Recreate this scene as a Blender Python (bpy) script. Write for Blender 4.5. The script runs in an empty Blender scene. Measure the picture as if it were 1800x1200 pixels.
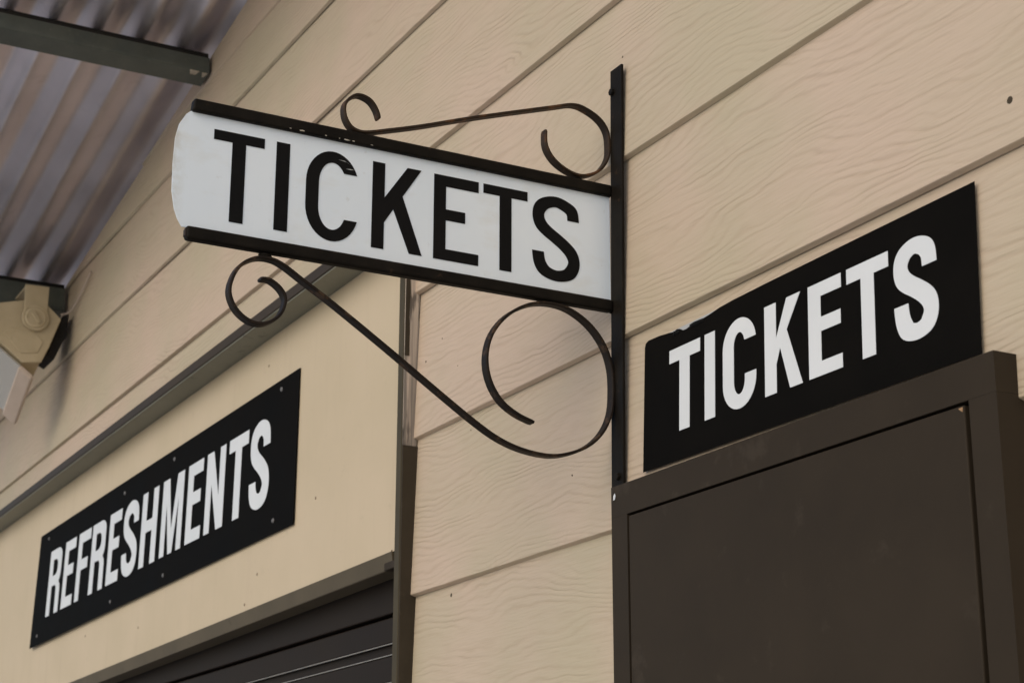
import bpy, math, random
from mathutils import Vector, Matrix

# ------------------------------------------------------------------ camera, sky, sun, exposure
sc = bpy.context.scene
C = sc.collection
R_ = math.radians

CAM_LOC = Vector((2.5246, -1.5653, 1.6))
CAM_R = Vector((0.47354839, 0.88076625, 0.00165251))
CAM_U = Vector((0.25654291, -0.13972595, 0.95637984))
CAM_F = Vector((-0.84257798, 0.4524682, 0.29212133))
cam_d = bpy.data.cameras.new('camera')
cam_d.sensor_width = 36.0
cam_d.lens = 62.8
cam_d.clip_start = 0.05
cam_d.clip_end = 2000
cam_d.dof.use_dof = True
cam_d.dof.focus_distance = 2.95
cam_d.dof.aperture_fstop = 11.0
cam = bpy.data.objects.new('camera', cam_d)
M = Matrix((CAM_R, CAM_U, -CAM_F)).transposed().to_4x4()
M.translation = CAM_LOC
cam.matrix_world = M
C.objects.link(cam)
sc.camera = cam

SUN_EL = R_(34)
SUN_AZ_X = 0.42           # soft light from the open side, mostly from the right of the wall
world = bpy.data.worlds.new('World')
sc.world = world
world.use_nodes = True
wn = world.node_tree.nodes
bg = wn['Background']
sky = wn.new('ShaderNodeTexSky')
sky.sky_type = 'NISHITA'
sky.sun_disc = False
sky.sun_elevation = SUN_EL
sky.dust_density = 2.4
sky.air_density = 1.0
sky.ozone_density = 1.0
to_sun = Vector((SUN_AZ_X, -1.0, 0)).normalized() * math.cos(SUN_EL) + Vector((0, 0, math.sin(SUN_EL)))
sky.sun_rotation = math.atan2(to_sun.x, to_sun.y)
world.node_tree.links.new(sky.outputs['Color'], bg.inputs['Color'])
bg.inputs['Strength'].default_value = 0.15

sun_d = bpy.data.lights.new('sun', 'SUN')
sun_d.energy = 0.5
sun_d.angle = R_(90)
sun_d.color = (1.0, 0.97, 0.93)
sun = bpy.data.objects.new('sun', sun_d)
sun.rotation_euler = (-to_sun).to_track_quat('-Z', 'Y').to_euler()
sun.location = (0, -6, 6)
C.objects.link(sun)

sc.view_settings.view_transform = 'Standard'
sc.view_settings.look = 'None'
sc.view_settings.exposure = 0.03
sc.view_settings.gamma = 1.0
sc.view_settings.use_curve_mapping = False

random.seed(4)

# ------------------------------------------------------------------ materials
class NT:
    def __init__(self, name):
        self.m = bpy.data.materials.new(name)
        self.m.use_nodes = True
        self.n = self.m.node_tree.nodes
        self.l = self.m.node_tree.links
        self.b = self.n['Principled BSDF']
    def node(self, t, **kw):
        nd = self.n.new(t)
        for k, v in kw.items():
            setattr(nd, k, v)
        return nd
    def set(self, nd, **kw):
        for k, v in kw.items():
            self.put(nd.inputs[k.replace('_', ' ')], v)
    def put(self, sock, v):
        if isinstance(v, bpy.types.NodeSocket):
            self.l.new(v, sock)
        else:
            sock.default_value = v
    def math(self, op, a, b=0.0, clamp=False):
        nd = self.node('ShaderNodeMath', operation=op)
        nd.use_clamp = clamp
        self.put(nd.inputs[0], a); self.put(nd.inputs[1], b)
        return nd.outputs[0]
    def coord(self, rnd=False):
        tc = self.node('ShaderNodeTexCoord').outputs['Object']
        if not rnd:
            return tc
        oi = self.node('ShaderNodeObjectInfo').outputs['Random']
        cx = self.node('ShaderNodeCombineXYZ')
        self.put(cx.inputs[0], self.math('MULTIPLY', oi, 37.0))
        self.put(cx.inputs[1], self.math('MULTIPLY', oi, 11.0))
        self.put(cx.inputs[2], self.math('MULTIPLY', oi, 23.0))
        va = self.node('ShaderNodeVectorMath', operation='ADD')
        self.l.new(tc, va.inputs[0]); self.l.new(cx.outputs[0], va.inputs[1])
        return va.outputs[0]
    def scale(self, v, s):
        nd = self.node('ShaderNodeMapping')
        self.l.new(v, nd.inputs['Vector'])
        nd.inputs['Scale'].default_value = s
        return nd.outputs[0]
    def noise(self, v, s=1.0, detail=3.0, rough=0.55, dist=0.0):
        nd = self.node('ShaderNodeTexNoise')
        self.l.new(v, nd.inputs['Vector'])
        nd.inputs['Scale'].default_value = s
        nd.inputs['Detail'].default_value = detail
        nd.inputs['Roughness'].default_value = rough
        nd.inputs['Distortion'].default_value = dist
        return nd.outputs['Fac']
    def ramp(self, f, stops):
        nd = self.node('ShaderNodeValToRGB')
        self.l.new(f, nd.inputs[0])
        cr = nd.color_ramp
        while len(cr.elements) < len(stops):
            cr.elements.new(0.5)
        for e, (p, c) in zip(cr.elements, stops):
            e.position = p
            e.color = (c, c, c, 1) if isinstance(c, (int, float)) else (*c, 1)
        return nd.outputs[0]
    def mix(self, f, a, b, mode='MIX'):
        nd = self.node('ShaderNodeMix', data_type='RGBA', blend_type=mode)
        self.put(nd.inputs['Factor'], f)
        self.put(nd.inputs['A'], (*a, 1) if isinstance(a, tuple) else a)
        self.put(nd.inputs['B'], (*b, 1) if isinstance(b, tuple) else b)
        return nd.outputs['Result']
    def bump(self, h, dist=0.001, strength=1.0):
        nd = self.node('ShaderNodeBump')
        nd.inputs['Distance'].default_value = dist
        nd.inputs['Strength'].default_value = strength
        self.l.new(h, nd.inputs['Height'])
        self.l.new(nd.outputs[0], self.b.inputs['Normal'])
    def done(self, col, rough=0.6, metal=0.0, spec=0.5):
        self.put(self.b.inputs['Base Color'], (*col, 1) if isinstance(col, tuple) else col)
        self.put(self.b.inputs['Roughness'], rough)
        self.put(self.b.inputs['Metallic'], metal)
        self.b.inputs['Specular IOR Level'].default_value = spec
        return self.m

def mat_cladding():
    t = NT('cream_woodgrain_cladding')
    v = t.coord(True)
    sep = t.node('ShaderNodeSeparateXYZ'); t.l.new(v, sep.inputs[0])
    low = t.noise(t.scale(v, (1.5, 1, 4.6)), 1.0, 2.0, 0.45)
    mid = t.noise(t.scale(v, (7, 1, 20)), 1.0, 2.0)
    ph = t.math('ADD', t.math('MULTIPLY', sep.outputs[2], 70.0), t.math('MULTIPLY', low, 17.0))
    ph = t.math('ADD', ph, t.math('MULTIPLY', mid, 2.2))
    tri = t.math('MULTIPLY', t.math('ABSOLUTE', t.math('SUBTRACT', t.math('FRACT', ph), 0.5)), 2.0)
    groove = t.ramp(tri, [(0.0, 1.0), (0.20, 0.72), (0.62, 0.0)])
    brk = t.ramp(t.noise(t.scale(v, (3.0, 1, 26)), 1.0, 3.0), [(0.34, 0.0), (0.74, 1.0)])
    g = t.math('MULTIPLY', groove, brk)
    fine = t.noise(t.scale(v, (14, 1, 230)), 1.0, 3.0, 0.6)
    col = t.mix(t.ramp(t.noise(v, 2.2, 3.0), [(0.36, 0.0), (0.64, 1.0)]), (0.495, 0.424, 0.296), (0.560, 0.440, 0.332))
    col = t.mix(t.math('MULTIPLY', g, 0.29), col, (0.33, 0.225, 0.145))
    col = t.mix(t.math('MULTIPLY', t.ramp(fine, [(0.45, 0.0), (0.75, 1.0)]), 0.22), col, (0.385, 0.295, 0.19))
    dirt = t.ramp(t.noise(t.scale(v, (9, 1, 13)), 1.0, 4.0, 0.65), [(0.66, 0.0), (0.78, 1.0)])
    col = t.mix(t.math('MULTIPLY', dirt, 0.22), col, (0.33, 0.25, 0.16))
    h = t.math('SUBTRACT', t.math('MULTIPLY', fine, 0.75), g)
    t.bump(h, 0.0014, 0.75)
    return t.done(col, 0.62, 0.0, 0.35)

def mat_noisy(name, c1, c2, sc_=8.0, rough=0.6, bump=0.0, metal=0.0, spec=0.4, spots=None, scale3=(1, 1, 1), bscale=None, rnd=True):
    t = NT(name)
    v = t.scale(t.coord(rnd), scale3)
    f = t.noise(v, sc_, 4.0, 0.6)
    col = t.mix(t.ramp(f, [(0.32, 0.0), (0.68, 1.0)]), c1, c2)
    if spots:
        c3, thr, s3, amt = spots
        m = t.ramp(t.noise(v, s3, 5.0, 0.65), [(thr, 0.0), (thr + 0.08, 1.0)])
        col = t.mix(t.math('MULTIPLY', m, amt), col, c3)
    if bump:
        t.bump(t.noise(v, bscale or sc_ * 12, 4.0, 0.6), bump, 0.6)
    r = t.math('ADD', t.math('MULTIPLY', f, 0.16), rough - 0.08)
    return t.done(col, r, metal, spec)

MAT = dict(
    clad=mat_cladding(),
    brown=mat_noisy('brown_paint', (0.030, 0.0222, 0.0142), (0.0375, 0.0280, 0.0182), 5.0, 0.55, 0.0003, spec=0.1, spots=((0.052, 0.040, 0.028), 0.60, 11.0, 0.6)),
    olive=mat_noisy('olive_brown_trim', (0.092, 0.073, 0.046), (0.118, 0.094, 0.06), 6.0, 0.5, 0.0004, spots=((0.05, 0.038, 0.025), 0.62, 22.0, 0.6)),
    hood=mat_noisy('weathered_hood_metal', (0.15, 0.148, 0.108), (0.20, 0.195, 0.145), 6.0, 0.5, 0.0004, spots=((0.06, 0.05, 0.035), 0.62, 18.0, 0.6)),
    nose=mat_noisy('brown_hood_edge', (0.036, 0.025, 0.0145), (0.048, 0.034, 0.020), 6.0, 0.55, 0.0004, spec=0.2, spots=((0.028, 0.021, 0.014), 0.62, 22.0, 0.6)),
    soffit=mat_noisy('olive_lintel', (0.083, 0.066, 0.040), (0.108, 0.087, 0.055), 6.0, 0.55, 0.0004, spec=0.2, spots=((0.055, 0.043, 0.027), 0.62, 22.0, 0.6)),
    shutter=mat_noisy('shutter_brown', (0.021, 0.0155, 0.012), (0.027, 0.0205, 0.0155), 4.0, 0.5, 0.0002, spec=0.06),
    white=mat_noisy('white_enamel_sheet', (0.79, 0.835, 0.86), (0.83, 0.865, 0.88), 6.0, 0.38, 0.0002, spots=((0.56, 0.55, 0.48), 0.68, 11.0, 0.35)),
    black=mat_noisy('black_vinyl', (0.0048, 0.0044, 0.0038), (0.0068, 0.006, 0.005), 7.0, 0.65, 0.0, spec=0.02),
    ink=mat_noisy('black_letter_film', (0.006, 0.006, 0.006), (0.009, 0.0085, 0.008), 9.0, 0.5, 0.0, spec=0.08),
    letter=mat_noisy('white_letter_film', (0.66, 0.685, 0.685), (0.71, 0.73, 0.73), 7.0, 0.4, 0.0, spots=((0.5, 0.5, 0.46), 0.70, 40.0, 0.3)),
    bar=mat_noisy('black_painted_bar', (0.008, 0.0068, 0.0055), (0.016, 0.013, 0.0095), 18.0, 0.5, 0.0005, spec=0.06, spots=((0.055, 0.033, 0.02), 0.64, 30.0, 0.7)),
    scroll=mat_noisy('worn_black_iron', (0.012, 0.0085, 0.006), (0.024, 0.0165, 0.011), 24.0, 0.5, 0.0005, spec=0.12, spots=((0.085, 0.05, 0.028), 0.56, 30.0, 0.7)),
    rust=mat_noisy('rusted_black_iron', (0.020, 0.0135, 0.0085), (0.045, 0.028, 0.016), 20.0, 0.55, 0.0006, spec=0.15, spots=((0.12, 0.055, 0.024), 0.52, 26.0, 0.8)),
    sheet=mat_noisy('dull_zinc_sheet', (0.88, 0.805, 0.825), (0.95, 0.875, 0.895), 4.0, 0.34, 0.0, metal=0.9, spots=((0.70, 0.63, 0.64), 0.6, 5.0, 0.4)),
    steel=mat_noisy('dark_green_steel', (0.075, 0.086, 0.074), (0.105, 0.115, 0.097), 12.0, 0.5, 0.0004, spots=((0.15, 0.155, 0.125), 0.6, 60.0, 0.4)),
    beige=mat_noisy('aged_beige_casting', (0.46, 0.375, 0.235), (0.53, 0.44, 0.285), 14.0, 0.5, 0.0004, spots=((0.30, 0.24, 0.13), 0.62, 25.0, 0.5)),
    pale=mat_noisy('pale_beige_bezel', (0.50, 0.41, 0.33), (0.56, 0.46, 0.38), 14.0, 0.5, 0.0003),
    zinc=mat_noisy('screw_zinc', (0.30, 0.29, 0.27), (0.40, 0.39, 0.37), 60.0, 0.4, 0.0, metal=0.6),
    darkscrew=mat_noisy('painted_screw', (0.05, 0.040, 0.026), (0.09, 0.072, 0.05), 60.0, 0.7, 0.0, spec=0.1),
    dullscrew=mat_noisy('dull_screw', (0.10, 0.098, 0.095), (0.18, 0.175, 0.17), 60.0, 0.5, 0.0, spec=0.2),
    jamb=mat_noisy('olive_jamb', (0.058, 0.047, 0.027), (0.075, 0.061, 0.036), 6.0, 0.55, 0.0004, spec=0.15, spots=((0.10, 0.085, 0.055), 0.64, 22.0, 0.5)),
    jambside=mat_noisy('brown_jamb', (0.040, 0.031, 0.020), (0.052, 0.041, 0.027), 8.0, 0.55, 0.0004, spec=0.15, spots=((0.07, 0.055, 0.036), 0.62, 30.0, 0.5)),
    edge=mat_noisy('pale_slat_highlight', (0.20, 0.19, 0.17), (0.28, 0.27, 0.245), 30.0, 0.45, 0.0),
    fascrew=mat_noisy('rusty_screw', (0.19, 0.14, 0.09), (0.27, 0.20, 0.13), 60.0, 0.6, 0.0),
    dark=mat_noisy('dark_recess', (0.010, 0.009, 0.008), (0.014, 0.012, 0.010), 6.0, 0.8),
    chip=mat_noisy('bare_primer_chip', (0.36, 0.31, 0.23), (0.52, 0.47, 0.38), 90.0, 0.6),
    wood=mat_noisy('bare_wood_chip', (0.32, 0.19, 0.09), (0.40, 0.25, 0.13), 60.0, 0.7),
    backing=mat_noisy('wall_framing', (0.20, 0.16, 0.11), (0.26, 0.20, 0.14), 6.0, 0.8),
    alu=mat_noisy('aluminium_backing', (0.42, 0.43, 0.42), (0.52, 0.53, 0.52), 20.0, 0.4, metal=0.2),
    concrete=mat_noisy('platform_concrete', (0.46, 0.445, 0.42), (0.56, 0.545, 0.515), 1.2, 0.85, 0.002, bscale=40),
)

def mat_streak():
    t = NT('streaked_sealant')
    v = t.coord()
    f = t.noise(t.scale(v, (90, 90, 3.0)), 1.0, 3.0, 0.6)
    f2 = t.noise(t.scale(v, (30, 40, 9.0)), 1.0, 3.0, 0.6)
    col = t.mix(t.ramp(f, [(0.38, 0.0), (0.62, 1.0)]), (0.20, 0.175, 0.145), (0.52, 0.43, 0.34))
    col = t.mix(t.ramp(f2, [(0.56, 0.0), (0.66, 0.8)]), col, (0.06, 0.048, 0.038))
    t.bump(f, 0.001, 0.6)
    return t.done(col, 0.6)
MAT['streak'] = mat_streak()

def mat_fascia():
    t = NT('cream_painted_sheet')
    v = t.coord()
    col = t.mix(t.ramp(t.noise(v, 2.5, 4.0), [(0.34, 0.0), (0.66, 1.0)]), (0.525, 0.432, 0.285), (0.575, 0.470, 0.322))
    run = t.ramp(t.noise(t.scale(v, (16, 1, 1.3)), 1.0, 4.0, 0.6), [(0.55, 0.0), (0.75, 1.0)])
    col = t.mix(t.math('MULTIPLY', run, 0.22), col, (0.42, 0.325, 0.21))
    dust = t.ramp(t.noise(v, 26.0, 5.0, 0.68), [(0.60, 0.0), (0.72, 1.0)])
    col = t.mix(t.math('MULTIPLY', dust, 0.20), col, (0.36, 0.285, 0.19))
    t.bump(t.noise(v, 40.0, 4.0, 0.6), 0.0006, 0.5)
    return t.done(col, 0.55, 0.0, 0.3)
MAT['fascia'] = mat_fascia()

def mat_panel():
    t = NT('weathered_white_panel')
    v = t.coord()
    col = t.mix(t.ramp(t.noise(v, 5.0, 3.0), [(0.35, 0.0), (0.65, 1.0)]), (0.765, 0.835, 0.872), (0.81, 0.87, 0.895))
    speck = t.ramp(t.noise(v, 55.0, 3.0, 0.6), [(0.66, 0.0), (0.74, 1.0)])
    col = t.mix(t.math('MULTIPLY', speck, 0.22), col, (0.50, 0.49, 0.44))
    grime = t.ramp(t.noise(t.scale(v, (1, 7, 15)), 1.0, 4.0, 0.62), [(0.54, 0.0), (0.72, 1.0)])
    col = t.mix(t.math('MULTIPLY', grime, 0.26), col, (0.62, 0.585, 0.47))
    sep = t.node('ShaderNodeSeparateXYZ'); t.l.new(v, sep.inputs[0])
    edge = t.ramp(t.math('MULTIPLY', t.math('ADD', sep.outputs[1], 0.815), 20.0, True), [(0.0, 1.0), (0.55, 0.0)])
    em = t.math('MULTIPLY', edge, t.ramp(t.noise(v, 35.0, 4.0, 0.65), [(0.40, 0.0), (0.60, 1.0)]))
    col = t.mix(t.math('MULTIPLY', em, 0.5), col, (0.45, 0.41, 0.28))
    return t.done(col, 0.42, 0.0, 0.4)
MAT['panel'] = mat_panel()

def mat_glass():
    t = NT('frosted_lamp_glass')
    t.b.inputs['Transmission Weight'].default_value = 0.35
    return t.done((0.50, 0.475, 0.41), 0.4, 0.0, 0.5)
MAT['glass'] = mat_glass()

# ------------------------------------------------------------------ builders (all shapes in world metres)
ORG = {}
def thing(name, label, cat, loc, group=None):
    o = bpy.data.objects.new(name, None)
    o.empty_display_size = 0.1
    C.objects.link(o)
    o.location = loc
    o['label'] = label
    o['category'] = cat
    if group:
        o['group'] = group
    ORG[o] = Vector(loc)
    return o

def part(name, verts, faces, mat, parent, smooth=False, bevel=0.0, label=None, kind=None, segs=2):
    org = ORG[parent] if parent else Vector((0, 0, 0))
    me = bpy.data.meshes.new(name)
    me.from_pydata([tuple(Vector(v) - org) for v in verts], [], [tuple(f) for f in faces])
    me.validate()
    me.materials.append(MAT[mat])
    if smooth:
        for p in me.polygons:
            p.use_smooth = True
    o = bpy.data.objects.new(name, me)
    C.objects.link(o)
    if parent:
        o.parent = parent
    ORG[o] = org
    if bevel:
        b = o.modifiers.new('bevel', 'BEVEL')
        b.width = bevel
        b.segments = segs
        b.limit_method = 'ANGLE'
        b.angle_limit = R_(35)
    if label:
        o['label'] = label
    if kind:
        o['kind'] = kind
    return o

def box(x0, x1, y0, y1, z0, z1):
    v = [(x0, y0, z0), (x1, y0, z0), (x1, y1, z0), (x0, y1, z0), (x0, y0, z1), (x1, y0, z1), (x1, y1, z1), (x0, y1, z1)]
    f = [(0, 3, 2, 1), (4, 5, 6, 7), (0, 1, 5, 4), (1, 2, 6, 5), (2, 3, 7, 6), (3, 0, 4, 7)]
    return v, f

def prism(pts, fn, d0, d1):
    """outline pts (u, v) counter-clockwise seen from the front; fn(u, v, d) -> world; d grows outward"""
    n = len(pts)
    v = [fn(a, b, d1) for a, b in pts] + [fn(a, b, d0) for a, b in pts]
    f = [tuple(range(n)), tuple(reversed(range(n, 2 * n)))]
    for i in range(n):
        j = (i + 1) % n
        f.append((i, i + n, j + n, j))
    return v, f

def disc(c, ax, r, h, n=14, r2=None):
    ax = Vector(ax).normalized()
    a = ax.orthogonal().normalized()
    b = ax.cross(a)
    c = Vector(c)
    r2 = r if r2 is None else r2
    v = [c + (a * math.cos(2 * math.pi * i / n) + b * math.sin(2 * math.pi * i / n)) * r for i in range(n)]
    v += [c + ax * h + (a * math.cos(2 * math.pi * i / n) + b * math.sin(2 * math.pi * i / n)) * r2 for i in range(n)]
    f = [tuple(reversed(range(n))), tuple(range(n, 2 * n))]
    for i in range(n):
        j = (i + 1) % n
        f.append((i, j, j + n, i + n))
    return v, f

def catmull(P, sub=6):
    out = []
    n = len(P)
    for i in range(n - 1):
        p0 = P[max(i - 1, 0)]; p1 = P[i]; p2 = P[i + 1]; p3 = P[min(i + 2, n - 1)]
        for k in range(sub):
            t = k / sub
            out.append(tuple(0.5 * ((2 * p1[j]) + (-p0[j] + p2[j]) * t + (2 * p0[j] - 5 * p1[j] + 4 * p2[j] - p3[j]) * t * t
                                    + (-p0[j] + 3 * p1[j] - 3 * p2[j] + p3[j]) * t ** 3) for j in range(len(p1))))
    out.append(tuple(P[-1]))
    return out

# ------------------------------------------------------------------ lettering
def ell(cx, cy, rx, ry, a0, a1, n=10):
    return [(cx + rx * math.cos(R_(a0 + (a1 - a0) * i / n)), cy + ry * math.sin(R_(a0 + (a1 - a0) * i / n))) for i in range(n + 1)]

def g_T(w, h, s, b):
    m = w / 2
    return [[(m - s / 2, 0), (m + s / 2, 0), (m + s / 2, h - b), (w, h - b), (w, h), (0, h), (0, h - b), (m - s / 2, h - b)]]
def g_I(w, h, s, b):
    return [[(0, 0), (w, 0), (w, h), (0, h)]]
def g_E(w, h, s, b, mid=0.72):
    y = h * 0.47
    return [[(0, 0), (w, 0), (w, b), (s, b), (s, y), (w * mid, y), (w * mid, y + b), (s, y + b), (s, h - b), (w, h - b), (w, h), (0, h)]]
def g_F(w, h, s, b):
    y = h * 0.44
    return [[(0, 0), (s, 0), (s, y), (w * 0.86, y), (w * 0.86, y + b), (s, y + b), (s, h - b), (w, h - b), (w, h), (0, h)]]
def g_H(w, h, s, b):
    y = h * 0.45
    return [[(0, 0), (s, 0), (s, y), (w - s, y), (w - s, 0), (w, 0), (w, h), (w - s, h), (w - s, y + b), (s, y + b), (s, h), (0, h)]]
def g_N(w, h, s, b):
    return [[(0, 0), (s * 0.86, 0), (s * 0.86, h * 0.60), (w - s * 1.02, 0), (w, 0), (w, h), (w - s * 0.86, h), (w - s * 0.86, h * 0.40), (s * 1.02, h), (0, h)]]
def g_M(w, h, s, b):
    q = s * 0.82
    return [[(0, 0), (q, 0), (q, h * 0.70), (w / 2 - q * 0.42, 0), (w / 2 + q * 0.42, 0), (w - q, h * 0.70), (w - q, 0), (w, 0), (w, h),
             (w - q * 1.42, h), (w / 2, h * 0.30), (q * 1.42, h), (0, h)]]
def g_K(w, h, s, b):
    return [[(0, 0), (s, 0), (s, h * 0.31), (w * 0.42, h * 0.48), (w - s * 1.05, 0), (w, 0), (w * 0.60, h * 0.65),
             (w * 0.97, h), (w * 0.97 - s * 1.16, h), (s, h * 0.60), (s, h), (0, h)]]
def g_R(w, h, s, b):
    m = h * 0.44
    ry = h * 0.15; rx = w * 0.34
    out = [(0, 0), (s, 0), (s, m)]
    out += [(w - s - 0.16 * w, m)] + ell(w - s - 0.16 * w, m - 0.07 * h, 0.14 * w, 0.07 * h, 90, 0, 5)[1:] + [(w - s - 0.005 * w, 0), (w, 0)]
    out += [(w * 0.985, h * 0.36)] + [(w * 0.95, h * 0.425), (w * 0.86, h * 0.475), (w * 0.95, h * 0.535)]
    out += [(w * 0.985, h * 0.60)] + ell(w * 0.985 - rx, h - ry, rx, ry, 0, 90, 7) + [(0, h)]
    r2x = rx * 0.62; r2y = ry * 0.62
    ix = w * 0.985 - s
    hole = [(s, m + b), (s, h - b)] + ell(ix - r2x, h - b - r2y, r2x, r2y, 90, 0, 6) + ell(ix - r2x, m + b + r2y, r2x, r2y, 0, -90, 6)
    return [out, hole]
def g_C(w, h, s, b, tu=0.75, tl=0.27, ro=0.34):
    ry = h * ro
    iw = w - 2 * s
    iry = max(ry - b, h * 0.14)
    cut = lambda cy, ryy, y, rx: (w / 2 + rx * math.sqrt(max(0, 1 - ((y - cy) / ryy) ** 2)))
    cu = h - ry; cl = ry
    icu = h - b - iry; icl = b + iry
    yu = h * tu; yl = h * tl
    def ang(y, c, r):
        return math.degrees(math.asin(max(-1, min(1, (y - c) / r))))
    o = []
    au = ang(yu, cu, ry) if yu > cu else 0.0
    al = ang(yl, cl, ry) if yl < cl else 0.0
    if yu <= cu: o.append((w, yu))
    o += ell(w / 2, cu, w / 2, ry, au, 180, 18)
    o += ell(w / 2, cl, w / 2, ry, 180, 360 + al, 18)
    if yl >= cl: o.append((w, yl))
    ial = ang(yl, icl, iry) if yl < icl else 0.0
    iau = ang(yu, icu, iry) if yu > icu else 0.0
    if yl >= icl: o.append((w - s, yl))
    o += ell(w / 2, icl, iw / 2, iry, 360 + ial, 180, 18)
    o += ell(w / 2, icu, iw / 2, iry, 180, iau, 18)
    if yu <= icu: o.append((w - s, yu))
    return [o]
def g_S(w, h, s, b, tu=0.72, tl=0.29):
    W = w - s; H = h - b
    P = [(0.985, tu), (0.95, tu + (1 - tu) * 0.52), (0.80, 0.955), (0.5, 1.0), (0.2, 0.955), (0.045, 0.865), (0.02, 0.755), (0.10, 0.655),
         (0.28, 0.575), (0.5, 0.505), (0.74, 0.42), (0.92, 0.33), (0.995, 0.225), (0.95, 0.12), (0.80, 0.035), (0.5, 0.0),
         (0.2, 0.045), (0.05, tl * 0.5), (0.0, tl)]
    Q = catmull([(s / 2 + x * W, b / 2 + y * H) for x, y in P], 5)
    L, Rr = [], []
    n = len(Q)
    for i in range(n):
        a = Q[max(i - 1, 0)]; c = Q[min(i + 1, n - 1)]
        dx, dy = c[0] - a[0], c[1] - a[1]
        if i in (0, n - 1):
            dx, dy = 0.0, (1.0 if i == 0 else 1.0)
        l = math.hypot(dx, dy)
        nx, ny = -dy / l, dx / l
        k = 1.0 + 0.10 * (2 * abs(nx * ny)) ** 2
        L.append((Q[i][0] + nx * s / 2 * k, Q[i][1] + ny * b / 2 * k))
        Rr.append((Q[i][0] - nx * s / 2 * k, Q[i][1] - ny * b / 2 * k))
    return [L + Rr[::-1]]
GLYPH = dict(T=g_T, I=g_I, E=g_E, F=g_F, H=g_H, N=g_N, M=g_M, K=g_K, R=g_R, C=g_C, S=g_S)

def letter(ch, u0, u1, v0, h, s, b, fn, mat, parent, d=(0.0003, 0.0010), over=0.0, **kw):
    rings = GLYPH[ch](u1 - u0, h + 2 * over, s, b, **kw)
    cu = bpy.data.curves.new('glyph', 'CURVE')
    cu.dimensions = '2D'
    cu.fill_mode = 'BOTH'
    cu.extrude = 0.5
    for r in rings:
        sp = cu.splines.new('POLY')
        sp.points.add(len(r) - 1)
        for i, (x, y) in enumerate(r):
            sp.points[i].co = (x * 100, y * 100, 0, 1)
        sp.use_cyclic_u = True
    tmp = bpy.data.objects.new('glyph', cu)
    C.objects.link(tmp)
    dg = bpy.context.evaluated_depsgraph_get()
    me = bpy.data.meshes.new_from_object(tmp.evaluated_get(dg))
    vs = [fn(u0 + v.co.x / 100, v0 - over + v.co.y / 100, d[0] + (v.co.z + 0.5) * (d[1] - d[0])) for v in me.vertices]
    fs = [tuple(p.vertices) for p in me.polygons]
    bpy.data.objects.remove(tmp)
    bpy.data.curves.remove(cu)
    bpy.data.meshes.remove(me)
    return part('letter', vs, fs, mat, parent)

# ------------------------------------------------------------------ ground
gv, gf = box(-400, 400, -400, 400, -0.3, 0.0)
g = part('ground', gv, gf, 'concrete', None)
g['kind'] = 'structure'

# ------------------------------------------------------------------ wall of lapped boards under a raked roof line
PITCH = 0.1665
def roof_z(x):
    return 3.797 + PITCH * (x + 3.943)

wall = thing('weatherboard_wall', 'cream wall of wide lapped boards with embossed wood grain', 'wall', (-1.9, 0, 0))
WX0, WX1 = -6.6, 2.6
rows = [0.195, 0.525, 0.855, 1.185, 1.515, 1.845, 2.175, 2.506, 2.833, 3.153, 3.490, 3.800, 3.977, 4.305, 4.63]
def board(x0, x1, z0, z1, seed, th=0.0118):
    rr = random.Random(seed)
    n = max(4, int((x1 - x0) / 0.28))
    a1, a2, p1, p2 = rr.uniform(.0006, .0014), rr.uniform(.0004, .0009), rr.uniform(0, 6), rr.uniform(0, 6)
    vs, fs = [], []
    k = 0
    for i in range(n + 1):
        x = x0 + (x1 - x0) * i / n
        zt = min(z1 + 0.03, roof_z(x) + 0.001)
        wob = a1 * math.sin(x * 2.1 + p1) + a2 * math.sin(x * 5.3 + p2)
        zb = min(z0 + wob, zt - 0.001)
        yb = -0.0065 + wob * 0.9
        tt = (zt - zb)
        yt = yb + 0.0125 * tt / 0.36
        vs += [(x, yt, zt), (x, yb, zb + 0.0042), (x, yb + 0.0004, zb + 0.0036), (x, yb + 0.0010, zb + 0.0031), (x, yb + th, zb), (x, yt + th * 0.8, zt)]
        if i:
            a = (i - 1) * 6; b = i * 6
            for j in range(6):
                q = (j + 1) % 6
                fs.append((a + j, a + q, b + q, b + j))
    fs.append((0, 5, 4, 3, 2, 1)) ; e = n * 6
    fs.append((e, e + 1, e + 2, e + 3, e + 4, e + 5))
    return vs, fs
boards = {}
for i, z0 in enumerate(rows):
    z1 = rows[i + 1] if i + 1 < len(rows) else 4.95
    xs = WX0
    if roof_z(WX0) + 0.03 < z0:
        xs = (z0 - 0.03 - 3.797) / PITCH - 3.943
    if z0 < 2.8:
        spans = [(WX0, -5.75), (-0.835, WX1)]
    elif abs(z0 - 2.833) < 0.01:
        spans = [(xs, -5.02), (-5.0185, WX1)]
    else:
        spans = [(xs, WX1)]
    for k, (a, b) in enumerate(spans):
        v, f = board(a, b, z0, z1, i * 7 + k, 0.0078 if z0 > 3.4 else 0.0098)
        boards[(i, k)] = part('board', v, f, 'clad', wall)
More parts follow.
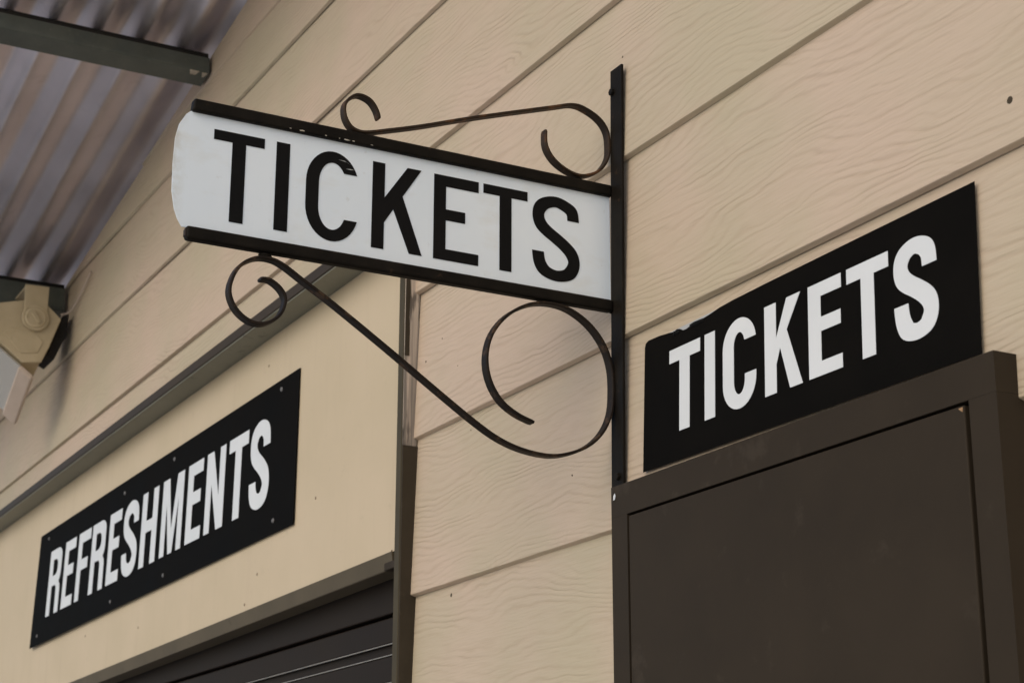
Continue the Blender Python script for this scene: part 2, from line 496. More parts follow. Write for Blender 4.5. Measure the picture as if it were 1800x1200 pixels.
# studs and lining behind the boards, open where the serving shutter is
bv, bf = [], []
def addbox(bv, bf, *a):
    v, f = box(*a)
    o = len(bv)
    bv += v
    bf += [tuple(q + o for q in ff) for ff in f]
addbox(bv, bf, -0.83, WX1, 0.022, 0.14, 0.02, 2.99)
addbox(bv, bf, WX0, -5.76, 0.022, 0.14, 0.02, 2.99)
n0 = len(bv)
z = lambda x: roof_z(x) - 0.002
bv += [(WX0, 0.022, 2.992), (WX1, 0.022, 2.992), (WX1, 0.022, z(WX1)), (WX0, 0.022, z(WX0)),
       (WX0, 0.14, 2.992), (WX1, 0.14, 2.992), (WX1, 0.14, z(WX1)), (WX0, 0.14, z(WX0))]
bf += [tuple(n0 + q for q in ff) for ff in [(0, 1, 2, 3), (7, 6, 5, 4), (0, 4, 5, 1), (1, 5, 6, 2), (2, 6, 7, 3), (3, 7, 4, 0)]]
part('lining', bv, bf, 'backing', wall)
# nail heads that show
def face_y(zz):
    for i, z0 in enumerate(rows):
        z1 = rows[i + 1] if i + 1 < len(rows) else 4.95
        if z0 <= zz < z1:
            return i, -0.0065 + 0.0125 * (zz - z0) / 0.36
for x, zz, rad in [(0.971, 2.569, 0.0068), (-0.651, 2.155, 0.0050), (-0.776, 2.669, 0.0026), (-0.70, 2.83 - .13, 0.0018), (-0.57, 2.474, 0.0022),
                   (0.24, 2.80, .002), (-0.62, 2.62, .0016), (0.42, 2.70, .0015), (0.62, 2.61, .0014), (-0.35, 3.08, .0018), (-0.85, 3.06, .002), (-0.43, 2.05, 0.0022), (0.03, 3.035, 0.0026), (-0.16, 2.30, .0018), (-0.72, 2.215, .0022), (-0.30, 2.02, .0016)]:
    i, y = face_y(zz)
    par = boards.get((i, 1)) if (i, 1) in boards else boards[(i, 0)]
    v, f = disc((x, y + 0.002, zz), (0, -1, 0.03), rad, 0.0024, 10, rad * 0.8)
    part('nail_head', v, f, 'darkscrew', par)

# ------------------------------------------------------------------ gable roof overhang
roof = thing('roof_overhang', 'grey corrugated roof overhang on dark steel purlins, seen from below', 'roof', (-1.5, -0.5, 3.6))
RX0, RX1, RY0 = -5.3, 2.6, -0.80
nrm = Vector((-PITCH, 0, 1)).normalized()
CP = 0.1325
def corr(ya, yb, lift=0.0):
    vs, fs = [], []
    m = int(round((yb - ya) / CP * 16))
    for i in range(m + 1):
        y = ya + (yb - ya) * i / m
        hgt = 0.017 + lift + 0.0150 * math.cos(2 * math.pi * (y + 0.160) / CP)
        for x in (RX0, RX1):
            p = Vector((x, y, roof_z(x))) + nrm * hgt
            vs += [p, p + nrm * 0.0012]
        if i:
            a = (i - 1) * 4; b = i * 4
            fs += [(a, a + 2, b + 2, b), (a + 1, b + 1, b + 3, a + 3), (a, b, b + 1, a + 1), (a + 2, a + 3, b + 3, b + 2)]
    fs += [(0, 1, 3, 2), (m * 4, m * 4 + 2, m * 4 + 3, m * 4 + 1)]
    return vs, fs
for ya, yb, lift in [(RY0, 0.16, 0.0)]:
    v, f = corr(ya, yb, lift)
    part('roof_sheet', v, f, 'sheet', roof, smooth=True)
def purlin(xc, hgt, wid):
    """a hollow steel section with its top drawn in where it meets the sheet"""
    ax = Vector((1, 0, PITCH)).normalized()
    r = 0.006
    prof = [(-0.002, -0.0165), (0, -0.018), (0, -hgt + r), (-r * 0.3, -hgt + r * 0.3), (-r, -hgt), (-wid + r, -hgt), (-wid, -hgt + r), (-wid, -0.0165)]
    vs = []
    for y in (RY0 + 0.03, -0.014):
        for a, b in prof:
            vs.append(Vector((xc, y, roof_z(xc))) + ax * a + nrm * b)
    n = len(prof)
    fs = [tuple(range(n)), tuple(reversed(range(n, 2 * n)))]
    for i in range(n):
        j = (i + 1) % n
        fs.append((i, i + n, j + n, j))
    pu = part('purlin', vs, fs, 'steel', roof)
    pk = [(-0.0025, -0.0005), (-0.0025, -0.0163), (-wid + 0.004, -0.0163), (-wid + 0.004, -0.0005)]  # dark strip added for the shadow band between purlin and sheet
    vs = [Vector((xc, y, roof_z(xc))) + ax * a + nrm * b for y in (RY0 + 0.03, -0.016) for a, b in pk]
    part('shade_strip', vs, [(0, 1, 2, 3), (7, 6, 5, 4), (0, 4, 5, 1), (1, 5, 6, 2), (2, 6, 7, 3), (3, 7, 4, 0)], 'dark', pu)
    return pu, ax
p1, ax = purlin(-2.345, 0.070, 0.088)
p2, _ = purlin(-3.965, 0.112, 0.085)
purlin(-0.75, 0.070, 0.088); purlin(0.85, 0.070, 0.088)
# cream paint slopped on the end of the nearer purlin
b0 = Vector((-2.345, 0, roof_z(-2.345)))
pv, pf = [], []
for (a0, a1, y0, y1) in [(-0.004, -0.026, -0.075, -0.045), (-0.006, -0.03, -0.036, -0.018)]:
    o = len(pv)
    for dd in (-0.0705, -0.0722):
        pv += [b0 + ax * a0 + nrm * dd + Vector((0, y0, 0)), b0 + ax * a0 + nrm * dd + Vector((0, y1, 0)), b0 + ax * a1 + nrm * dd + Vector((0, y1 - .006, 0)), b0 + ax * a1 + nrm * dd + Vector((0, y0 + .007, 0))]
    pf += [tuple(o + q for q in ff) for ff in [(0, 1, 2, 3), (7, 6, 5, 4), (0, 4, 5, 1), (1, 5, 6, 2), (2, 6, 7, 3), (3, 7, 4, 0)]]
part('paint_splash', pv, pf, 'chip', p1)

# ------------------------------------------------------------------ serving hatch: boxed fascia, hood, jamb, roller shutter
hatch = thing('serving_hatch', 'boxed cream fascia with olive hood and brown roller shutter below', 'serving hatch', (-3.2, -0.03, 0.9))
HX0, HX1 = -5.6, -0.850
FY = -0.030
def fz(x):                      # lower edge of the fascia sags a little to the left
    return 2.273 + 0.0125 * (x + 0.83)
xs_ = [HX0, -4.2, -3.0, -2.0, HX1]
fv = []
for x in xs_:
    fv += [(x, FY, fz(x)), (x, FY, 2.9525), (x, 0.02, 2.9525), (x, 0.02, fz(x))]
ff = [(0, 1, 2, 3)]
for i in range(len(xs_) - 1):
    a = i * 4; b = a + 4
    ff += [(a, b, b + 1, a + 1), (a + 1, b + 1, b + 2, a + 2), (a + 2, b + 2, b + 3, a + 3)]
e = (len(xs_) - 1) * 4
ff.append((e, e + 3, e + 2, e + 1))
part('fascia_panel', fv, ff, 'fascia', hatch)
# olive lintel strip under the fascia
sv = []
for x in xs_:
    x = min(x, HX1 - 0.012)
    sv += [(x, FY + 0.004, fz(x) - 0.034), (x, FY - 0.0015, fz(x) + 0.002), (x, 0.026, fz(x) + 0.0018), (x, 0.026, fz(x) - 0.034)]
sf = [(0, 1, 2, 3)]
for i in range(len(xs_) - 1):
    a = i * 4; b = a + 4
    for j in range(4):
        sf.append((a + j, a + (j + 1) % 4, b + (j + 1) % 4, b + j))
sf.append((e, e + 3, e + 2, e + 1))
part('lintel_strip', [tuple(q) for q in sv], sf, 'soffit', hatch, bevel=0.0015)
# hood over the fascia: thin brown nose, weathered underside
v, f = box(HX0, HX1 + 0.032, -0.098, 0.012, 2.953, 2.956)
part('hood_underside', v, f, 'hood', hatch)
v, f = box(HX0, HX1 + 0.034, -0.1015, 0.012, 2.9565, 2.984)
part('hood_nose', v, f, 'nose', hatch, bevel=0.0025)
# jamb on the right: narrow front, deep side face
v, f = box(HX1 + 0.003, HX1 + 0.0285, -0.0335, 0.03, 0.30, 2.9515)
part('jamb', v, f, 'jamb', hatch, bevel=0.002)
rr = random.Random(9)
def ragged_plate(x, y0, y1, z0, z1, th, nz, jit):
    vs, fs = [], []
    for i in range(nz + 1):
        zz = z0 + (z1 - z0) * i / nz
        ja = rr.uniform(-jit, jit)
        for xx in (x, x + th):
            vs += [(xx, y0, zz), (xx, y1 + ja, zz)]
        if i:
            a = (i - 1) * 4; b = i * 4
            fs += [(a + 2, a + 3, b + 3, b + 2), (a, b, b + 1, a + 1), (a, a + 2, b + 2, b), (a + 1, b + 1, b + 3, a + 3)]
    fs += [(0, 1, 3, 2), (nz * 4, nz * 4 + 2, nz * 4 + 3, nz * 4 + 1)]
    return vs, fs
v, f = ragged_plate(HX1 + 0.0290, -0.0315, 0.004, 0.30, 2.492, 0.004, 60, 0.0025)
part('jamb_side', v, f, 'jambside', hatch)
v, f = ragged_plate(HX1 + 0.0290, -0.0315, 0.002, 2.493, 2.95, 0.0026, 16, 0.002)
part('jamb_side', v, f, 'streak', hatch, label='bare streaked upper length of the jamb')
v, f = ragged_plate(HX1 + 0.0317, -0.0312, -0.021, 2.69, 2.95, 0.0010, 9, 0.0014)
part('paint_run', v, f, 'jambside', hatch)
v, f = box(HX0, HX1 - 0.0005, 0.09, 0.11, 0.25, 2.94)
part('shutter_backing', v, f, 'dark', hatch)
v, f = box(HX0, HX1 - 0.001, 0.030, 0.075, 2.165, 2.262)
hd = part('shutter_head', v, f, 'shutter', hatch, bevel=0.003)
# slats of the roller shutter: a broad face, then a narrow set-back rib between pale strips painted as edge highlights
def slat(z0, z1):
    zm = z0 + 0.024
    prof = [(0.037, z1), (0.0345, z1 - 0.003), (0.0345, zm + 0.003), (0.037, zm), (0.0435, zm - 0.0005), (0.0435, z0 + 0.0005), (0.052, z0), (0.052, z1)]
    n = len(prof)
    vs = [(x, y, zz) for x in (HX0, HX1 - 0.0015) for y, zz in prof]
    fs = [tuple(range(n)), tuple(reversed(range(n, 2 * n)))]
    for i in range(n):
        fs.append((i, i + n, (i + 1) % n + n, (i + 1) % n))
    return vs, fs
zt = 2.158
while zt > 0.98:
    v, f = slat(zt - 0.0805, zt)
    s_ = part('shutter_slat', v, f, 'shutter', hatch)
    for zl in (zt - 0.0565, zt - 0.0805):
        v, f = box(HX0, HX1 - 0.0016, 0.0335, 0.0362, zl - 0.0016, zl + 0.0004)
        part('slat_highlight', v, f, 'edge', s_)
    zt -= 0.0825
v, f = box(HX0, HX1 - 0.001, -0.02, 0.12, 0.85, 0.90)
part('counter_sill', v, f, 'brown', hatch, bevel=0.003)
v, f = box(HX0, HX1, -0.004, 0.12, 0.02, 0.849)
part('lower_panel', v, f, 'brown', hatch)
for x, zz in [(-3.254, 2.377), (-2.668, 2.333), (-1.674, 2.345), (-1.653, 2.879), (-1.302, 2.469), (-1.756, 2.280)]:
    v, f = disc((x, FY + 0.001, zz), (0, -1, 0), 0.0045, 0.0022, 10, 0.003)
    part('screw', v, f, 'fascrew', hatch)
# small bracket and bolt where the soffit meets the jamb
v, f = box(HX1 - 0.055, HX1 - 0.001, -0.030, 0.02, 2.238, 2.2545)
part('corner_bracket', v, f, 'brown', hatch, bevel=0.002)
v, f = disc((HX1 - 0.001, 0.012, 2.185), (-1, 0, 0), 0.010, 0.02, 10)
part('bolt', v, f, 'dark', hatch)

# ------------------------------------------------------------------ black REFRESHMENTS sign on the fascia
rs = thing('refreshments_sign', 'long black sign reading REFRESHMENTS in white capitals on the cream fascia', 'sign', (-2.70, FY, 2.41))
def rfn(u, v, d):
    lean = (2.82 - v) / 0.4 * (0.009 - 0.0025 * (u + 3.98))
    return (u, FY - 0.0015 - lean - d, v)
def rect(u0, u1, v0, v1, n=1):
    return [(u0, v0), (u1, v0), (u1, v1), (u0, v1)]
v, f = prism([(-3.953, 2.413), (-1.427, 2.428), (-1.425, 2.816), (-3.058, 2.818), (-3.942, 2.817)], rfn, 0.0, 0.0022)
part('sign_board', v, f, 'black', rs)
LET = [('R', -3.7625, -3.6039), ('E', -3.5624, -3.4290), ('F', -3.3906, -3.2461), ('R', -3.2239, -3.0642), ('E', -3.0248, -2.8965), ('S', -2.8682, -2.7095),
       ('H', -2.6772, -2.5226), ('M', -2.4781, -2.2861), ('E', -2.2477, -2.1214), ('N', -2.0881, -1.9395), ('T', -1.9102, -1.7647), ('S', -1.7465, -1.6030)]
for ch, a, b in LET:
    t_ = (a + 3.77) / 2.16
    v0 = 2.5014 + 0.012 * t_
    h = 0.2304 - 0.008 * t_
    if ch == 'S':
        letter(ch, a, b, v0, h, 0.047, 0.040, rfn, 'letter', rs, d=(0.0025, 0.0032), over=0.004)
    elif ch in 'MN':
        letter(ch, a, b, v0, h, 0.050, 0.036, rfn, 'letter', rs, d=(0.0025, 0.0032))
    elif ch == 'E':
        letter(ch, a, b, v0, h, 0.047, 0.036, rfn, 'letter', rs, d=(0.0025, 0.0032), mid=0.90)
    else:
        letter(ch, a, b, v0, h, 0.047, 0.036, rfn, 'letter', rs, d=(0.0025, 0.0032))
for x, zz in [(-2.395, 2.787), (-1.561, 2.460), (-3.820, 2.789), (-3.858, 2.447), (-2.887, 2.779), (-2.953, 2.447), (-2.427, 2.452), (-1.544, 2.790)]:
    p = rfn(x, zz, 0.0022)
    v, f = disc(p, (0, -1, 0), 0.0065, 0.0028, 12, 0.0045)
    part('screw', v, f, 'dullscrew', rs)

# ------------------------------------------------------------------ brown flush door with frame on the right
door = thing('brown_door', 'dark brown flush door in a proud brown frame below the black wall sign', 'door', (0.49, -0.02, 0.0))
DX0, DX1, DZ1, DY = 0.037, 0.944, 2.2355, -0.042
GX0, GX1, GZ1 = 0.0885, 0.8885, 2.1785       # the leaf's gap
v, f = box(DX0, GX0 - 0.003, DY, 0.016, 0.02, GZ1 + 0.0048)
part('frame_jamb', v, f, 'brown', door)
v, f = box(GX1 + 0.006, DX1, DY, 0.016, 0.02, GZ1 + 0.0048)
part('frame_jamb', v, f, 'brown', door)
v, f = box(DX0, DX1, DY, 0.016, GZ1 + 0.0050, DZ1)
hj = part('frame_head', v, f, 'brown', door)
v, f = box(GX0, GX1 - 0.004, DY + 0.001, -0.016, 0.03, GZ1 + 0.0012)
leaf = part('door_leaf', v, f, 'brown', door, bevel=0.002)
v, f = box(GX0 - 0.0015, GX1 + 0.0055, -0.0155, -0.0095, 0.021, GZ1 + 0.0045)
part('rebate', v, f, 'dark', door)
v, f = prism([(GX1 - 0.014, GZ1 - 0.0020), (GX1 - 0.0065, GZ1 - 0.0075), (GX1 - 0.0058, GZ1 - 0.0015)], lambda u, v, d: (u, DY + 0.0009 - d, v), 0.0, 0.0008)
part('paint_chip', v, f, 'wood', leaf)
v, f = prism([(DX0 + .0085, 2.2125), (DX0 + .013, 2.2130), (DX0 + .0155, 2.219), (DX0 + .013, 2.2235), (DX0 + .0095, 2.2195)], lambda u, v, d: (u, DY - 0.0007 - d, v), 0.0, 0.0009)
part('paint_spot', v, f, 'letter', hj)
v, f = disc((0.80, DY + 0.002, 1.03), (0, -1, 0), 0.026, 0.008, 24)
hn = part('handle', v, f, 'zinc', leaf, bevel=0.001)
v, f = disc((0.80, DY - 0.006, 1.03), (0, -1, 0), 0.010, 0.03, 16)
part('spindle', v, f, 'zinc', hn)
v, f = box(0.69, 0.812, DY - 0.050, DY - 0.036, 1.021, 1.039)
part('lever', v, f, 'zinc', hn, bevel=0.004)

# ------------------------------------------------------------------ black TICKETS sign over the door
ts = thing('tickets_wall_sign', 'black sign reading TICKETS in white capitals on the wall above the brown door', 'sign', (0.50, -0.01, 2.25))
def tfn(u, v, d):
    return (u, 0.0005 - (2.4828 - v) / 0.23 * 0.0078 - d, v)
edge = [(0.0863, 2.2555), (0.8904, 2.2495), (0.8930, 2.4853), (0.6859, 2.4843), (0.4339, 2.4823), (0.3432, 2.4808), (0.3080, 2.4790), (0.2828, 2.4757), (0.2626, 2.4739), (0.2445, 2.4735), (0.2294, 2.4722), (0.2143, 2.4695), (0.2042, 2.4699), (0.1951, 2.4747), (0.1860, 2.4769), (0.1780, 2.4743), (0.1619, 2.4767), (0.1316, 2.4796), (0.0994, 2.4803), (0.0908, 2.4772), (0.0883, 2.4697)]
v, f = prism([(0.0933, 2.2591), (0.8864, 2.2530), (0.8884, 2.4808), (0.3432, 2.4790), (0.2324, 2.4779), (0.1518, 2.4772), (0.0953, 2.4757)], tfn, 0.0, 0.0016)
part('backing_plate', v, f, 'alu', ts)
v, f = prism(edge, tfn, 0.0018, 0.0026)
bl = part('black_face', v, f, 'black', ts)
# lifted scraps of film along the torn corner
rr = random.Random(3)
for (u, w, lift) in [(0.1850, 0.018, 0.004), (0.2445, 0.040, 0.003)]:
    vs, fs = [], []
    n = 5
    for i in range(n + 1):
        a = i / n
        uu = u + (a - 0.5) * w
        top = 2.4732 + rr.uniform(-0.0012, 0.001)
        bot = top - 0.005 - rr.uniform(0, 0.002)
        vs += [tfn(uu, bot, 0.0030), tfn(uu, (top + bot) / 2, 0.0034 + lift * 0.5 * math.sin(math.pi * a)), tfn(uu, top, 0.0032 + lift * math.sin(math.pi * a))]
        if i:
            p = (i - 1) * 3; q = i * 3
            fs += [(p, q, q + 1, p + 1), (p + 1, q + 1, q + 2, p + 2)]
    o = part('lifted_film', vs, fs, 'ink', bl, smooth=True)
    so = o.modifiers.new('solid', 'SOLIDIFY'); so.thickness = 0.0005
TL = [('T', 0.1654, 0.2546, 0.0295, 0.0225, {}), ('I', 0.2677, 0.2964, 0.029, 0.0225, {}), ('C', 0.3181, 0.4062, 0.0295, 0.023, dict(tu=0.735, tl=0.36, ro=0.31)), ('K', 0.4284, 0.5206, 0.029, 0.022, {}),
      ('E', 0.5362, 0.6133, 0.0295, 0.0215, dict(mid=0.97)), ('T', 0.6259, 0.7171, 0.0285, 0.0225, {}), ('S', 0.7267, 0.8159, 0.029, 0.0235, dict(tu=0.72, tl=0.36))]
for ch, a, b, s, bb, kw in TL:
    letter(ch, a, b, 2.3024, 0.1416, s, bb, tfn, 'letter', ts, d=(0.0028, 0.0034), over=0.002 if ch in 'CS' else 0.0, **kw)

# ------------------------------------------------------------------ hanging TICKETS sign on its scrolled bracket
hs = thing('hanging_tickets_sign', 'white TICKETS sign with black letters hung between scrolled black iron brackets', 'hanging sign', (0.0, 0.0, 2.245))
def strap_x(zz):
    return 0.014 + (zz - 2.4) * 0.022
sw = 0.0190
zt_, zb_ = 3.012, 2.238
vs = []
for (zz, cx) in ((zb_, strap_x(zb_)), (zt_, strap_x(zt_))):
    vs += [(cx - sw, -0.0135, zz), (cx + sw, -0.0135, zz), (cx + sw, -0.0082, zz), (cx - sw, -0.0082, zz)]
part('wall_strap', vs, [(0, 3, 2, 1), (4, 5, 6, 7), (0, 1, 5, 4), (1, 2, 6, 5), (2, 3, 7, 6), (3, 0, 4, 7)], 'bar', hs, bevel=0.0012)
for zz, dx in ((2.968, -0.011), (2.262, 0.004)):
    v, f = disc((strap_x(zz) + dx, -0.0133, zz), (0, -1, 0), 0.0075, 0.0055, 6, 0.0068)
    s_ = part('screw', v, f, 'bar', hs, bevel=0.0008)
def bar_(z0, z1, ya, cut):
    b = 0.0092
    vs = [(-b, ya, z0), (b, ya, z0), (b, -0.0138, z0), (-b, -0.0138, z0), (-b, ya + cut, z1), (b, ya + cut, z1), (b, -0.0138, z1), (-b, -0.0138, z1)]
    return vs, [(0, 3, 2, 1), (4, 5, 6, 7), (0, 1, 5, 4), (1, 2, 6, 5), (2, 3, 7, 6), (3, 0, 4, 7)]
v, f = bar_(2.7705, 2.7915, -0.7855, 0.002)
ub = part('upper_bar', v, f, 'bar', hs, bevel=0.0035, segs=3)
v, f = bar_(2.5560, 2.5775, -0.7835, -0.001)
lb = part('lower_bar', v, f, 'bar', hs, bevel=0.0045, segs=3)
v, f = box(-0.0055, 0.0055, -0.7852, -0.7837, 2.5615, 2.5725)
part('tube_end', v, f, 'rust', lb)
def pfn(u, v, d):
    return (d, u, v)
po = [(-0.0142, 2.5765), (-0.0142, 2.7715), (-0.786, 2.7715), (-0.793, 2.765), (-0.8035, 2.746), (-0.8085, 2.722), (-0.8100, 2.680), (-0.8090, 2.632), (-0.8035, 2.603), (-0.7975, 2.588), (-0.790, 2.5765)]
v, f = prism(po, pfn, -0.0022, 0.0)
part('sign_panel', v, f, 'panel', hs)
HL = [('T', -0.7461, -0.6611, 0.0228, 0.0170, {}), ('I', -0.6407, -0.6176, 0.0228, 0.017, {}), ('C', -0.5883, -0.4955, 0.0223, 0.0195, dict(tu=0.775, tl=0.26, ro=0.37)), ('K', -0.4715, -0.3800, 0.0222, 0.018, {}),
      ('E', -0.3590, -0.2748, 0.0225, 0.0196, dict(mid=0.70)), ('T', -0.2657, -0.1800, 0.0230, 0.0170, {}), ('S', -0.1712, -0.0765, 0.0230, 0.0196, dict(tu=0.775, tl=0.295))]
lets = []
for ch, a, b, s, bb, kw in HL:
    lets.append(letter(ch, a, b, 2.5978, 0.1510, s, bb, pfn, 'ink', hs, d=(0.0003, 0.0009), over=0.0022 if ch in 'CS' else 0.0, **kw))
# scratches through the top of the letter C
def sliver(pts, mat, par, name, x=0.0011):
    v, f = prism(pts, pfn, x - 0.0004, x)
    return part(name, v, f, mat, par)
cl = lets[2]
sliver([(-0.5330, 2.7388), (-0.5225, 2.7386), (-0.5105, 2.7335), (-0.5190, 2.7370)], 'alu', cl, 'scratch')
sliver([(-0.5195, 2.7250), (-0.5120, 2.7262), (-0.5050, 2.7258), (-0.5110, 2.7246)], 'alu', cl, 'scratch')
# chipped paint along the upper bar
rr = random.Random(12)
for (u, w, hh) in [(-0.622, 0.005, 0.0012), (-0.602, 0.011, 0.0026), (-0.560, 0.004, 0.0022), (-0.536, 0.003, 0.0014), (-0.523, 0.013, 0.0024), (-0.511, 0.006, 0.0016), (-0.478, 0.006, 0.0010)]:
    pts = []
    n = 9
    for i in range(n):
        a = 2 * math.pi * i / n
        q = rr.uniform(0.55, 1.1)
        pts.append((u + w / 2 * math.cos(a) * q, 2.7728 + hh / 2 * math.sin(a) * q))
    v, f = prism(pts, pfn, 0.0088, 0.0096)
    part('paint_chip', v, f, 'chip', ub)

# flat iron scrolls, bent in the plane of the sign
UP = [(-0.4637,2.8256),(-0.4693,2.8409),(-0.4811,2.8550),(-0.4999,2.8602),(-0.5141,2.8539),(-0.5259,2.8380),(-0.5252,2.8176),(-0.5155,2.8013),(-0.5011,2.7951),(-0.4826,2.7969),(-0.4435,2.8092),(-0.3849,2.8288),(-0.2848,2.8658),(-0.1338,2.9177),(-0.0872,2.9322),(-0.0566,2.9267),(-0.0331,2.9140),(-0.0191,2.8948),(-0.0158,2.8692),(-0.0186,2.8433),(-0.0345,2.8181),(-0.0582,2.8037),(-0.0815,2.7990),(-0.1080,2.8058),(-0.1309,2.8206),(-0.1445,2.8426),(-0.1456,2.8716)]
LO = [(-0.6596,2.5113),(-0.6445,2.5118),(-0.6269,2.5015),(-0.6172,2.4854),(-0.6206,2.4648),(-0.6332,2.4482),(-0.6535,2.4382),(-0.6761,2.4404),(-0.6973,2.4557),(-0.7087,2.4799),(-0.7053,2.5056),(-0.6924,2.5284),(-0.6696,2.5436),(-0.6460,2.5467),(-0.6228,2.5401),(-0.5858,2.5186),(-0.5337,2.4885),(-0.4405,2.4300),(-0.3458,2.3683),(-0.2800,2.3268),(-0.2357,2.3035),(-0.1911,2.2903),(-0.1426,2.2862),(-0.1043,2.2935),(-0.0654,2.3117),(-0.0370,2.3388),(-0.0204,2.3731),(-0.0158,2.4124),(-0.0179,2.4544),(-0.0313,2.4921),(-0.0582,2.5240),(-0.0943,2.5452),(-0.1291,2.5521),(-0.1647,2.5486),(-0.1987,2.5341),(-0.2291,2.5103),(-0.2515,2.4771),(-0.2598,2.4383),(-0.2532,2.4010),(-0.2329,2.3695),(-0.2029,2.3500),(-0.1706,2.3393)]
def scroll(P, th, wd, mat):
    Q = catmull(P, 5)
    n = len(Q)
    sec = [(-1, -0.6), (-0.75, -1), (0.75, -1), (1, -0.6), (1, 0.6), (0.75, 1), (-0.75, 1), (-1, 0.6)]
    vs, fs = [], []
    for i in range(n):
        a = Q[max(i - 1, 0)]; c = Q[min(i + 1, n - 1)]
        dy, dz = c[0] - a[0], c[1] - a[1]
        l = math.hypot(dy, dz)
        ny, nz = -dz / l, dy / l
        e = 0.82 if i in (0, n - 1) else 1.0
        for sx, sn in sec:
            vs.append((sx * wd / 2 * e - 0.001, Q[i][0] + ny * sn * th / 2 * e, Q[i][1] + nz * sn * th / 2 * e))
        if i:
            p = (i - 1) * 8; q = i * 8
            for j in range(8):
                k = (j + 1) % 8
                fs.append((p + j, q + j, q + k, p + k))
    fs += [tuple(range(8)), tuple(reversed(range(n * 8 - 8, n * 8)))]
    return part('scroll', vs, fs, mat, hs, smooth=False)
def weld(y, z_, ry, rz):
    vs, fs = [], []
    for i in range(5):
        a = math.pi * i / 4
        for k in range(8):
            b = 2 * math.pi * k / 8
            vs.append((-0.001 + 0.008 * math.sin(a) * math.cos(b), y + ry * math.sin(a) * math.sin(b), z_ + rz * math.cos(a)))
        if i:
            for k in range(8):
                q = (k + 1) % 8
                fs.append(((i - 1) * 8 + k, i * 8 + k, i * 8 + q, (i - 1) * 8 + q))
    part('weld_bead', vs, fs, 'bar', hs, smooth=True)
for a in ((-0.497, 2.7925, 0.011, 0.003), (-0.082, 2.7935, 0.012, 0.003), (-0.0138, 2.868, 0.003, 0.012), (-0.652, 2.5525, 0.012, 0.004), (-0.130, 2.5548, 0.013, 0.003), (-0.0138, 2.412, 0.003, 0.014),
          (-0.0145, 2.781, 0.005, 0.012), (-0.0145, 2.567, 0.005, 0.013)):
    weld(*a)
scroll(UP, 0.0052, 0.0185, 'rust')
scroll(LO, 0.0055, 0.0200, 'scroll')

# ------------------------------------------------------------------ beige floodlight hung from the far purlin
fl = thing('floodlight', 'beige floodlight on a bracket under the far purlin beside the wall', 'floodlight', (-3.86, -0.20, 3.41))
dv = Vector((-0.2, 0.0, -0.12))
def ffn(u, v, d):
    return Vector((-3.80 + d, u, v))
side = [(-0.1859, 3.4180), (-0.118, 3.4283), (-0.0935, 3.490), (-0.0574, 3.6028), (-0.112, 3.650), (-0.198, 3.6560), (-0.33, 3.620), (-0.345, 3.53), (-0.2709, 3.482)]
v, f = prism(side, ffn, -0.012, 0.0)
sp = part('side_plate', v, f, 'beige', fl, bevel=0.004)
inn = [(-0.195, 3.452), (-0.135, 3.462), (-0.118, 3.505), (-0.150, 3.535), (-0.235, 3.545), (-0.262, 3.520)]
v, f = prism(inn, ffn, 0.0, 0.003)
part('raised_panel', v, f, 'beige', sp, bevel=0.0025)
cen = Vector((0, -0.20, 3.53))
n = len(side)
vs = []
for k_, sc_ in ((0.0, 0.95), (1.0, 0.80)):
    for a, b in side:
        p = Vector((-3.8125, cen.y + (a - cen.y) * sc_, cen.z + (b - cen.z) * sc_)) + dv * k_
        vs.append(p)
fs = [tuple(range(n)), tuple(reversed(range(n, 2 * n)))] + [(i, i + n, (i + 1) % n + n, (i + 1) % n) for i in range(n)]
part('body', vs, fs, 'beige', fl, bevel=0.004)
A = Vector((-3.806, -0.330, 3.512)); B = Vector((-3.806, -0.186, 3.407)); nrm_l = Vector((0, -(A - B).z, (A - B).y)).normalized()
if nrm_l.z > 0: nrm_l = -nrm_l
eu = (A - B).normalized()
def quad_slab(p, e1, l1, e2, l2, nn, t):
    vs = [p, p + e1 * l1, p + e1 * l1 + e2 * l2, p + e2 * l2]
    vs = vs + [q + nn * t for q in vs]
    return vs, [(0, 1, 2, 3), (7, 6, 5, 4), (0, 4, 5, 1), (1, 5, 6, 2), (2, 6, 7, 3), (3, 7, 4, 0)]
ed = dv.normalized()
v, f = quad_slab(B + eu * 0.004, eu, 0.165, ed, 0.235, nrm_l, 0.006)
part('lamp_glass', v, f, 'glass', fl)
v, f = quad_slab(B - eu * 0.058 - nrm_l * 0.004, eu, 0.064, ed, 0.245, nrm_l, 0.020)
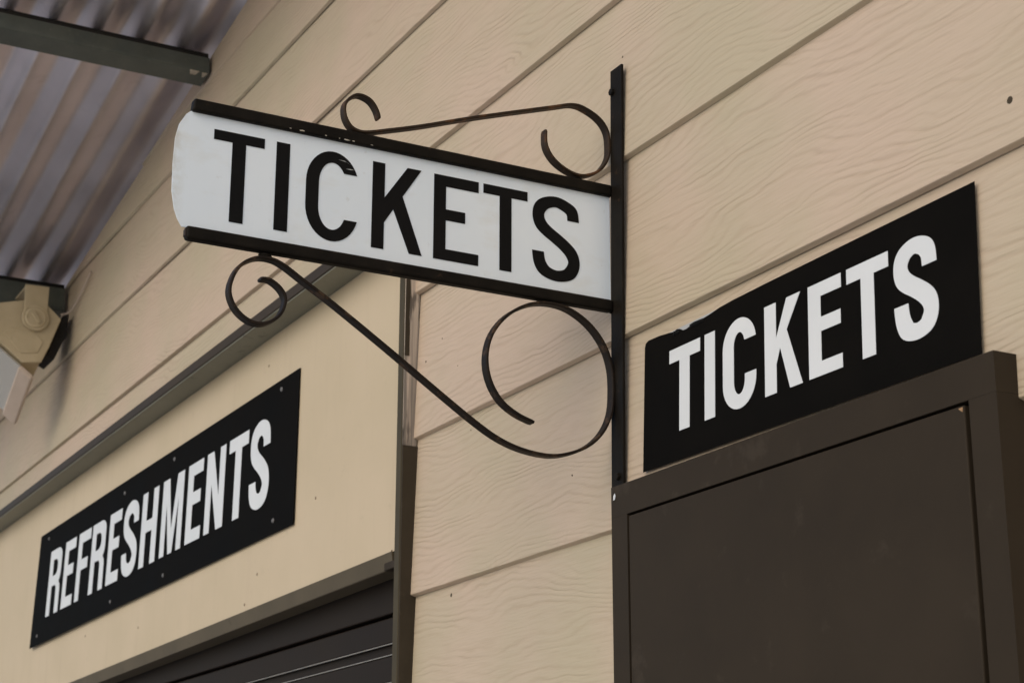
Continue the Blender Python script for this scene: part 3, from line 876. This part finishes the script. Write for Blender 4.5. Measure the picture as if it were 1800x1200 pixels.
part('bezel', v, f, 'pale', fl, bevel=0.007, segs=3)
v, f = quad_slab(B + eu * 0.166, eu, 0.03, ed, 0.24, nrm_l, 0.014)
part('bezel', v, f, 'pale', fl, bevel=0.005)
# U bracket and pivot knob
v, f = prism([(-0.197, 3.560), (-0.113, 3.560), (-0.113, 3.716), (-0.2005, 3.714)], ffn, 0.004, 0.010)
bk = part('bracket', v, f, 'beige', fl, bevel=0.002)
v, f = box(-4.02, -3.7905, -0.200, -0.113, 3.700, 3.7065)
part('bracket_foot', v, f, 'beige', bk)
v, f = disc((-3.7902, -0.155, 3.590), (1, 0, 0), 0.050, 0.004, 28, 0.048)
kn = part('knob', v, f, 'beige', fl, bevel=0.0015)
v, f = disc((-3.7862, -0.155, 3.590), (1, 0, 0), 0.040, 0.006, 28, 0.036)
part('knob_face', v, f, 'beige', kn, bevel=0.002)
gp = [(-0.178, 3.607), (-0.160, 3.614), (-0.137, 3.577), (-0.134, 3.568), (-0.150, 3.566)]
v, f = prism(gp, lambda u, v, d: Vector((-3.7802 + d, u, v)), 0.0, 0.008)
part('grip', v, f, 'beige', kn, bevel=0.003)
cable = catmull([(-3.86, -0.045, 3.640), (-3.84, -0.022, 3.645), (-3.78, -0.012, 3.668), (-3.68, -0.0085, 3.712), (-3.62, -0.0075, 3.740)], 4)
vs, fs = [], []
for i, p in enumerate(cable):
    for k in range(6):
        a = math.pi * k / 3
        vs.append((p[0], p[1] + 0.004 * math.cos(a), p[2] + 0.004 * math.sin(a)))
    if i:
        for k in range(6):
            q = (k + 1) % 6
            fs.append(((i - 1) * 6 + k, (i - 1) * 6 + q, i * 6 + q, i * 6 + k))
part('cable', vs, fs, 'pale', fl, smooth=True)
hv, hf = prism([(-0.0935, 3.470), (-0.0600, 3.575), (-0.0450, 3.628), (-0.0200, 3.640), (-0.0240, 3.560), (-0.0640, 3.455)], ffn, -0.19, -0.040)  # near-black block added in the shape of the floodlight's shadow
part('shadow_block', hv, hf, 'dark', fl, bevel=0.004)
